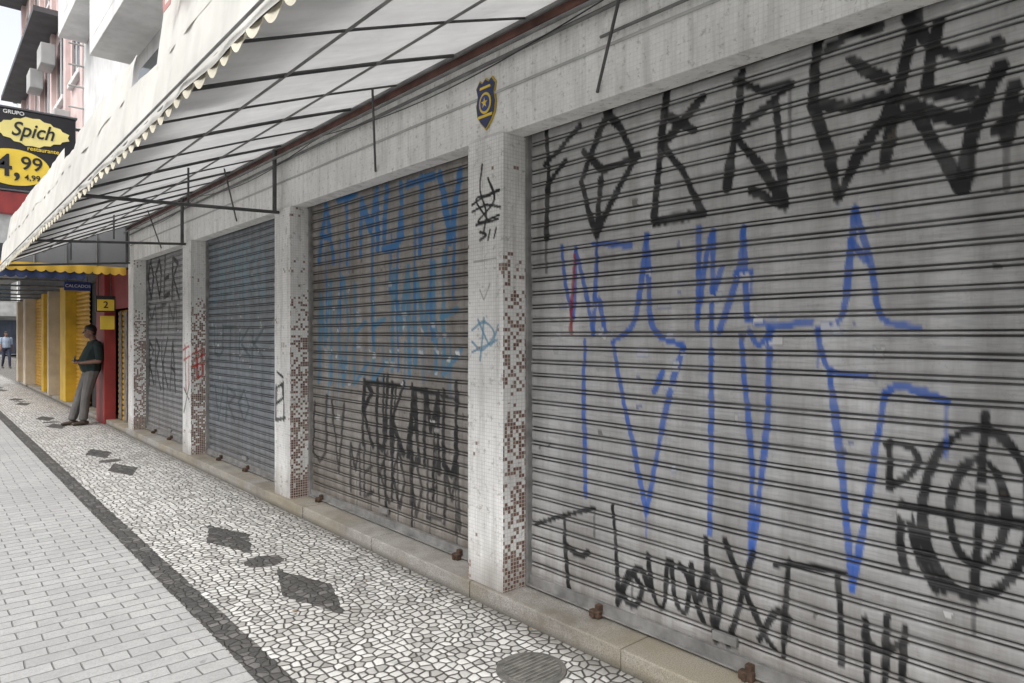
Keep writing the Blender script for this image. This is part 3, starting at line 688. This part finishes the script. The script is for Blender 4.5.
boxes('air_conditioners', [(2.2, 2.5, 17.4, 18.1, 5.9, 6.4), (2.2, 2.5, 21.6, 22.3, 8.0, 8.5), (2.2, 2.5, 19.5, 20.2, 8.0, 8.5)], M_grey, b2, 0.02)
# yellow/blue awning
a2 = empty('shop_awning')
M_yv = fabric_mat('yellow_valance', (0.66, 0.41, 0.05), 0.15, 0.15); M_bv = fabric_mat('blue_valance', (0.02, 0.035, 0.10), 0.1, 0.2)
M_gp = fabric_mat('grey_awning', (0.20, 0.205, 0.21), 0.1, 0.2)
def xval(name, x0, x1, Y, zb, zt, mat, parent, sw=0.12, sd=0.04):
    n = 140; V = []
    for i in range(n):
        X = x0+(x1-x0)*i/(n-1); b_ = zb+sd*(1-abs(math.sin(math.pi*X/sw))**0.6) if sd else zb
        for j in range(4):
            V.append((X, Y+0.008*math.sin(X*25), b_+(zt-b_)*j/3))
    return grid_obj(name, np.array(V), n, 4, mat, parent)
xval('end_valance', 0.86, 2.50, 12.20, 2.49, 2.62, M_yv, a2); xval('end_valance_blue', 0.86, 1.95, 12.215, 2.39, 2.52, M_bv, a2)
valance('front_valance', 12.2, 27.0, 0.86, lambda Y: 2.49, lambda Y: 2.62, M_yv, a2, step=0.03)
valance('front_valance_blue', 12.21, 27.0, 0.875, lambda Y: 2.39, lambda Y: 2.53, M_bv, a2, step=0.03)
mesh_obj('end_panel', [(0.88, 12.23, 2.60), (2.50, 12.23, 2.60), (2.50, 12.23, 3.30), (0.88, 12.23, 2.66)], [(0, 1, 2, 3)], M_gp, a2)
mesh_obj('canopy', [(0.88, 12.22, 2.66), (2.5, 12.22, 3.30), (2.5, 27, 3.30), (0.88, 27, 2.66)], [(0, 1, 2, 3)], M_gp, a2)
tubes('frame', [((0.9, y_, 2.60), (2.5, y_, 2.62), 0.02) for y_ in (12.26, 14, 16, 18, 20, 22, 24, 26)]+[((0.9, 12.3, 2.61), (0.9, 27, 2.61), 0.02)]
      + [((1.3+0.4*k, 12.21, 2.62), (1.3+0.4*k, 12.21, 2.8+0.15*k), 0.012) for k in range(3)], M_frame_l, a2)
hs = empty('hanging_sign')
boxes('board', [(2.14, 2.42, 12.55, 12.59, 1.92, 2.18)], M_black, hs, 0.004)
boxes('panel', [(2.16, 2.40, 12.54, 12.552, 1.94, 2.12)], M_yel2, hs)
text_obj('digit', '2', 0.15, (2.28, 12.535, 2.03), (math.radians(90), 0, 0), M_black, hs, 0.002)
tubes('hanger', [((2.18, 12.57, 2.18), (2.18, 12.57, 2.62), 0.008), ((2.36, 12.57, 2.18), (2.36, 12.57, 2.62), 0.008)], M_frame, hs)
boxes('lower_panel', [(2.22, 2.42, 12.62, 12.65, 1.64, 1.86)], M_yel2, hs, 0.003)
bs = empty('blue_shop_sign')
boxes('board', [(2.0, 2.42, 14.6, 14.64, 2.36, 2.52)], M_blue, bs, 0.004)
text_obj('lettering', 'CALCADOS', 0.075, (2.21, 14.59, 2.44), (math.radians(90), 0, 0), M_white, bs, 0.002)
tubes('hanger', [((2.05, 14.62, 2.52), (2.05, 14.62, 2.63), 0.008), ((2.36, 14.62, 2.52), (2.36, 14.62, 2.63), 0.008)], M_frame, bs)
# ------------------------------------------------------------------ price sign
ps = empty('restaurant_sign')
R90 = (math.radians(90), 0, 0)
boxes('board', [(0.3, 1.94, 13.0, 13.16, 3.80, 5.04)], M_black, ps, 0.015)
boxes('frame_edges', [(0.28, 1.96, 12.985, 13.175, 5.041, 5.07), (0.28, 1.96, 12.985, 13.175, 3.77, 3.799)], M_slabdark, ps, 0.004)
boxes('red_base', [(0.3, 1.30, 13.0, 13.16, 3.42, 3.76)], M_red, ps, 0.01)
def elp(cx, cz, rx, rz, n=40): return [(cx+rx*math.cos(a), cz+rz*math.sin(a)) for a in np.linspace(0, 2*math.pi, n+1)[:-1]]
ngon_plate('price_oval', elp(1.13, 4.14, 0.46, 0.28), 0.012, M_yel2, ps, 12.985)
text_obj('price', '4,', 0.48, (1.04, 12.98, 4.14), R90, M_black, ps, 0.003)
text_obj('price_cents', '99', 0.29, (1.35, 12.98, 4.21), R90, M_black, ps, 0.003)
text_obj('price_small', '4,99', 0.12, (1.36, 12.98, 4.00), R90, M_black, ps, 0.003)
spk = []
for k, a in enumerate(np.linspace(0, 2*math.pi, 33)[:-1]):
    q = 1.0 if k % 2 else 0.91
    sq = 1+0.22*abs(math.cos(a))**8+0.12*abs(math.sin(a))**12
    spk.append((1.36+0.42*q*sq*math.cos(a), 4.72+0.21*q*sq*math.sin(a)))
ngon_plate('logo_plate', spk, 0.012, simple('pale_yellow', (0.72, 0.62, 0.22), 0.5, 0.1, 3, streak=False), ps, 12.985)
text_obj('logo', 'Spich', 0.31, (1.36, 12.98, 4.73), R90, M_black, ps, 0.003, 0.85, 0.3)
text_obj('logo_small', 'GRUPO', 0.08, (1.12, 12.98, 4.98), R90, M_white, ps, 0.003)
text_obj('logo_sub', 'restaurante', 0.09, (1.50, 12.98, 4.46), R90, M_yel2, ps, 0.003)
tubes('brackets', [((1.94, 13.08, 4.9), (2.55, 13.08, 4.9), 0.025), ((1.94, 13.08, 3.95), (2.55, 13.08, 3.95), 0.025)], M_frame, ps)
# ------------------------------------------------------------------ distant buildings
def block(name, x0, x1, y0, y1, h, mat, face, fl=3.0, shopmat=None):
    b = empty(name); boxes('walls', [(x0, x1, y0, y1, 0, h)], mat, b)
    wl = []
    if face == 'y':
        k = x0+1.0
        while k < x1-1.5:
            z = 4.2
            while z+1.6 < h: wl.append((k, k+1.3, y0-0.03, y0+0.05, z, z+1.5)); z += fl
            k += 2.4
    else:
        k = y0+1.0; X = x1 if face == '+x' else x0
        while k < y1-1.5:
            z = 4.2
            while z+1.6 < h: wl.append((X-0.03, X+0.03, k, k+1.3, z, z+1.5)); z += fl
            k += 2.4
    if wl: boxes('windows', wl, M_glass, b)
    boxes('roof', [(x0-0.2, x1+0.2, y0-0.2, y1+0.2, h, h+0.3)], M_grey, b)
    if shopmat and face == 'y':
        boxes('shopfronts', [(x0+0.6+k*4, x0+4+k*4, y0-0.05, y0-0.01, 0.1, 2.7) for k in range(int((x1-x0-1)/4))], shopmat, b)
        boxes('shop_canopy', [(x0, x1, y0-1.0, y0-0.02, 3.0, 3.3)], M_grey, b)
    if shopmat and face != 'y':
        X = x1 if face == '+x' else x0
        boxes('shopfronts', [(X-0.05, X+0.05, y0+0.6+k*4, y0+4+k*4, 0.1, 2.7) for k in range(int((y1-y0-1)/4))], shopmat, b)
    return b
M_shopblue = simple('blue_grey_shopfront', (0.06, 0.075, 0.11), 0.5, 0.5, 1)
block('office_building', -4, 30, 66, 80, 11, M_grey, 'y', shopmat=M_shopblue)
block('apartment_building', 5.0, 16, 36, 56, 17, simple('pale_plaster', (0.66, 0.65, 0.62), 0.8, 0.15), '-x', shopmat=M_shopblue)
block('shop_row_building', -26, -14, -20, 24, 7, M_white, '+x', shopmat=M_shopblue)
block('shop_row_building', -26, -14, 28, 60, 10, M_pink, '+x', shopmat=M_shopblue)
# ------------------------------------------------------------------ people: one remeshed skin from ellipsoid hulls
def person(name, loc, face, parts, mats, voxel=0.008):
    """parts: (label, [(p,(rx,ry,rz)),...]) ; local x forward"""
    bm = bmesh.new(); prim = []
    for lab, sph in parts:
        b2_ = bmesh.new()
        for p, r in sph:
            if not isinstance(r, tuple): r = (r, r, r)
            bmesh.ops.create_icosphere(b2_, subdivisions=2, radius=1, matrix=Matrix.Translation(p) @ Matrix.Diagonal((*r, 1)))
        if len(sph) > 1:
            res = bmesh.ops.convex_hull(b2_, input=b2_.verts)
            bmesh.ops.delete(b2_, geom=list(set(g for g in res['geom_interior']+res['geom_unused'] if isinstance(g, bmesh.types.BMVert))), context='VERTS')
        tmp = bpy.data.meshes.new('t'); b2_.to_mesh(tmp); b2_.free(); bm.from_mesh(tmp); bpy.data.meshes.remove(tmp)
        prim.append((lab, [(np.array(p, float), np.array(r if isinstance(r, tuple) else (r, r, r), float)) for p, r in sph]))
    o = bm_obj('tmp_body', bm, None)
    md = o.modifiers.new('r', 'REMESH'); md.mode = 'VOXEL'; md.voxel_size = voxel
    ms = o.modifiers.new('s', 'SMOOTH'); ms.factor = 0.5; ms.iterations = 2
    bpy.context.view_layer.update()
    me = bpy.data.meshes.new_from_object(o.evaluated_get(bpy.context.evaluated_depsgraph_get()))
    bpy.data.objects.remove(o)
    n = len(me.polygons); C = np.zeros(n*3); me.polygons.foreach_get('center', C); C = C.reshape(-1, 3)
    best = np.full(n, 9e9); lab = np.zeros(n, int); names = list(mats)
    for l, sph in prim:
        segs = [(sph[k], sph[k+1]) for k in range(len(sph)-1)] or [(sph[0], sph[0])]
        for (p0, r0), (p1, r1) in segs:
            for t in np.linspace(0, 1, 7):
                p = p0+(p1-p0)*t; r = r0+(r1-r0)*t
                d = (np.linalg.norm((C-p)/r, axis=1)-1)*r.min()
                k = d < best; best[k] = d[k]; lab[k] = names.index(l)
    for nm in names: me.materials.append(mats[nm])
    me.polygons.foreach_set('material_index', lab.astype(np.int32)); me.polygons.foreach_set('use_smooth', [True]*n)
    ob = bpy.data.objects.new(name, me); S.collection.objects.link(ob)
    ob.location = loc; ob.rotation_euler = (0, 0, face); return ob
def head(cx, cz, tilt=0.0, hy=0.0):
    c = lambda x, y, z: (cx+x, hy+y, cz+z)
    P = [('skin', [(c(-0.01, 0, 0.02), (0.092, 0.074, 0.098)), (c(0.022, 0, -0.055), (0.060, 0.052, 0.055))]),
         ('skin', [(c(0.085, 0, 0.012), 0.010), (c(0.106, 0, -0.016), 0.014)]),
         ('skin', [(c(-0.005, 0.076, -0.005), (0.020, 0.008, 0.032))]), ('skin', [(c(-0.005, -0.076, -0.005), (0.020, 0.008, 0.032))]),
         ('lips', [(c(0.080, -0.016, -0.055), 0.008), (c(0.084, 0, -0.055), 0.009), (c(0.080, 0.016, -0.055), 0.008)]),
         ('hair', [(c(0.072, -0.040, 0.030), 0.007), (c(0.080, -0.018, 0.034), 0.007)]), ('hair', [(c(0.072, 0.040, 0.030), 0.007), (c(0.080, 0.018, 0.034), 0.007)]),
         ('eye', [(c(0.074, 0.028, 0.012), 0.009)]), ('eye', [(c(0.074, -0.028, 0.012), 0.009)]),
         ('hair', [(c(-0.025, 0, 0.045), (0.090, 0.080, 0.088)), (c(0.015, 0, 0.068), (0.068, 0.068, 0.060))]),
         ('hair', [(c(-0.050, 0, -0.01), (0.055, 0.070, 0.062))])]
    return P
def hand(w, d, side):
    "w wrist, d forward dir of the hand; palm, four unequal bent fingers and a thumb"
    w = Vector(w); d = Vector(d).normalized(); s = Vector((0, 1, 0)); s = (s-d*s.dot(d)).normalized(); nrm = d.cross(s)
    P = [('skin', [(w, 0.026), (w+d*0.055+s*0.018, 0.019), (w+d*0.055-s*0.018, 0.019)])]
    for k, L in enumerate((0.070, 0.080, 0.074, 0.058)):
        b = w+d*0.078+s*(0.030-0.020*k)
        m_ = b+d*L*0.5-nrm*0.006; t = m_+(d*0.6-nrm*0.8).normalized()*L*0.5
        P.append(('skin', [(b-d*0.03, 0.0095), (m_, 0.0088)])); P.append(('skin', [(m_, 0.0088), (t, 0.0078)]))
    tb = w+d*0.030+s*0.026*side; P.append(('skin', [(tb, 0.012), (tb+d*0.035+s*0.026*side-nrm*0.01, 0.0095), (tb+d*0.055+s*0.028*side-nrm*0.018, 0.0085)]))
    return P
def shoe(ank, toe_dx=0.17):
    x, y, z = ank
    return [('shoe', [((x-0.045, y, 0.042), (0.045, 0.040, 0.040)), ((x+0.06, y, 0.036), (0.06, 0.044, 0.034)), ((x+toe_dx-0.03, y, 0.030), (0.042, 0.042, 0.028))]),
            ('shoe', [((x-0.01, y, 0.05), 0.045), ((x, y, 0.09), 0.046)])]
sk = simple('skin', (0.19, 0.10, 0.068), 0.55, 0.12, 8, streak=False)
mats1 = {'skin': sk, 'lips': simple('lips', (0.2, 0.08, 0.06), 0.5, 0.1, streak=False), 'eye': simple('eyes', (0.03, 0.025, 0.02), 0.2, 0.1, streak=False),
         'hair': simple('black_hair', (0.012, 0.011, 0.010), 0.6, 0.3, 60, streak=False),
         'shirt': simple('dark_green_shirt', (0.009, 0.021, 0.019), 0.85, 0.35, 7, streak=False, bump=0.3), 'trousers': simple('grey_trousers', (0.11, 0.105, 0.10), 0.85, 0.25, 6, streak=False, bump=0.3),
         'shoe': simple('brown_shoes', (0.05, 0.035, 0.025), 0.5, 0.3, 10, streak=False), 'belt': simple('belt', (0.02, 0.015, 0.01), 0.5, 0.2, streak=False),
         'phone': simple('phone_black', (0.01, 0.01, 0.012), 0.3, 0.1, streak=False)}
P = []
P += [('trousers', [((-0.02, 0.085, 0.90), (0.108, 0.095, 0.10)), ((0.075, 0.085, 0.50), (0.076, 0.072, 0.07))]),
      ('trousers', [((0.075, 0.085, 0.50), 0.074), ((0.12, 0.10, 0.11), (0.070, 0.066, 0.03))]),
      ('trousers', [((-0.02, -0.085, 0.90), (0.108, 0.095, 0.10)), ((0.13, -0.07, 0.50), (0.076, 0.072, 0.07))]),
      ('trousers', [((0.13, -0.07, 0.50), 0.074), ((0.24, -0.05, 0.11), (0.070, 0.066, 0.03))]),
      ('trousers', [((-0.025, 0, 0.90), (0.13, 0.17, 0.09)), ((-0.03, 0, 0.98), (0.125, 0.16, 0.05))]),
      ('shirt', [((-0.025, 0, 0.93), (0.148, 0.182, 0.055)), ((0.01, 0, 1.08), (0.170, 0.18, 0.09)), ((-0.05, 0, 1.28), (0.142, 0.192, 0.10)), ((-0.075, 0, 1.385), (0.090, 0.188, 0.06))]),
      ('shirt', [((-0.075, 0, 1.41), (0.075, 0.12, 0.05)), ((-0.07, 0, 1.455), (0.060, 0.068, 0.02))]),
      ('skin', [((-0.07, 0, 1.42), 0.055), ((-0.035, 0, 1.53), 0.056)])]
P += shoe((0.12, 0.10, 0.08)) + shoe((0.24, -0.05, 0.08))
for s_ in (1, -1):
    w_ = (0.145, 0.13*s_, 1.07 if s_ > 0 else 1.10)
    P += [('shirt', [((-0.075, 0.195*s_, 1.385), 0.066), ((-0.085, 0.245*s_, 1.16), 0.064)]),
          ('skin', [((-0.080, 0.24*s_, 1.20), 0.045), ((-0.08, 0.25*s_, 1.10), 0.042)]),
          ('skin', [((-0.08, 0.25*s_, 1.10), 0.042), (w_, 0.027)])]
    P += hand(w_, (0.55, -0.75*s_, 0.15), s_*1.0)
P += [('phone', [((0.225, -0.02, 1.10), (0.010, 0.036, 0.036)), ((0.215, -0.02, 1.16), (0.010, 0.036, 0.036))])]
P += head(-0.005, 1.60)
person('man_leaning_on_wall', (2.26, 13.80, 0.0), math.radians(186), P, mats1, 0.0065)
mats2 = dict(mats1); mats2['shirt'] = simple('pale_blue_shirt', (0.30, 0.36, 0.45), 0.85, 0.2, 5, streak=False); mats2['trousers'] = simple('navy_trousers', (0.03, 0.035, 0.06), 0.85, 0.2, 5, streak=False)
P2 = [('trousers', [((0, 0.09, 0.90), (0.10, 0.09, 0.1)), ((0.16, 0.09, 0.50), 0.065)]), ('trousers', [((0.16, 0.09, 0.50), 0.065), ((0.22, 0.09, 0.11), 0.05)]),
      ('trousers', [((0, -0.09, 0.90), (0.10, 0.09, 0.1)), ((-0.02, -0.09, 0.50), 0.065)]), ('trousers', [((-0.02, -0.09, 0.50), 0.065), ((-0.20, -0.09, 0.14), 0.05)]),
      ('trousers', [((0, 0, 0.92), (0.12, 0.16, 0.09))]),
      ('shirt', [((0, 0, 0.98), (0.13, 0.17, 0.06)), ((0, 0, 1.28), (0.12, 0.185, 0.1)), ((0, 0, 1.40), (0.08, 0.17, 0.06))]), ('skin', [((0, 0, 1.42), 0.055), ((0.02, 0, 1.53), 0.055)])]
P2 += shoe((0.22, 0.09, 0.08)) + shoe((-0.20, -0.09, 0.08))
for s_ in (1, -1):
    P2 += [('shirt', [((0, 0.19*s_, 1.385), 0.06), ((-0.03*s_, 0.23*s_, 1.14), 0.05)]), ('skin', [((-0.03*s_, 0.23*s_, 1.14), 0.042), ((-0.12*s_+0.06, 0.24*s_, 0.90), 0.028)])]
    P2 += hand((-0.12*s_+0.06, 0.24*s_, 0.90), (0.1, 0, -1), 1)
P2 += head(0.03, 1.60)
person('pedestrian', (3.12, 39.5, 0.0), math.radians(-80), P2, mats2, 0.012)
# ------------------------------------------------------------------ litter on the pavement
bm = bmesh.new()
for _ in range(60):
    x = random.uniform(1.2, 2.44) if random.random() < 0.7 else random.uniform(-1.0, 1.1); y = random.uniform(2.2, 14)
    if random.random() < 0.5: x = random.uniform(2.34, 2.44)
    a = random.uniform(0, 6.28); L = random.uniform(0.008, 0.024); Wd = L*random.uniform(0.3, 0.6)
    pts = []
    for q, (dx, dy) in enumerate(((-L, 0), (-L*0.3, Wd), (L*0.6, Wd*0.7), (L, 0), (L*0.4, -Wd), (-L*0.4, -Wd*0.8))):
        pts.append(bm.verts.new((x+dx*math.cos(a)-dy*math.sin(a), y+dx*math.sin(a)+dy*math.cos(a), 0.006+random.uniform(0, 0.006))))
    bm.faces.new(pts)
bm_obj('leaf_litter', bm, simple('dry_leaf', (0.2, 0.15, 0.09), 0.9, 0.5, 15, streak=False))
# ------------------------------------------------------------------ light (bright overcast)
EL, AZ = math.radians(55), math.radians(-112)     # az measured from +Y clockwise
w = bpy.data.worlds.new('World'); S.world = w; w.use_nodes = True; nt = w.node_tree
sky = N(nt, 'TexSky', sky_type='NISHITA', sun_disc=False, sun_elevation=EL, sun_rotation=AZ, air_density=1.0, dust_density=4.0, ozone_density=1.0)
hs_ = N(nt, 'HueSaturation', {'Saturation': 0.22, 'Value': 2.15, 'Color': sky.outputs[0]})
bg = nt.nodes['Background']; nt.links.new(hs_.outputs[0], bg.inputs[0]); bg.inputs[1].default_value = 0.15
sd = bpy.data.lights.new('sun', 'SUN'); sd.energy = 1.4; sd.angle = math.radians(30); sd.color = (1, 0.985, 0.96)
so = bpy.data.objects.new('sun', sd); S.collection.objects.link(so)
dirv = Vector((math.sin(AZ)*math.cos(EL), math.cos(AZ)*math.cos(EL), math.sin(EL)))
so.rotation_euler = dirv.to_track_quat('Z', 'Y').to_euler(); so.location = (-5, 0, 15)
# ------------------------------------------------------------------ camera
cd = bpy.data.cameras.new('camera'); co = bpy.data.objects.new('camera', cd); S.collection.objects.link(co)
cd.lens = 24; cd.sensor_width = 36; cd.shift_y = -6.5/1024; cd.clip_end = 1000; cd.clip_start = 0.05
co.location = (0, 0, H); co.rotation_euler = (math.radians(90), 0, -YAW)
S.camera = co
S.view_settings.view_transform = 'Standard'; S.view_settings.look = 'None'; S.view_settings.exposure = 0
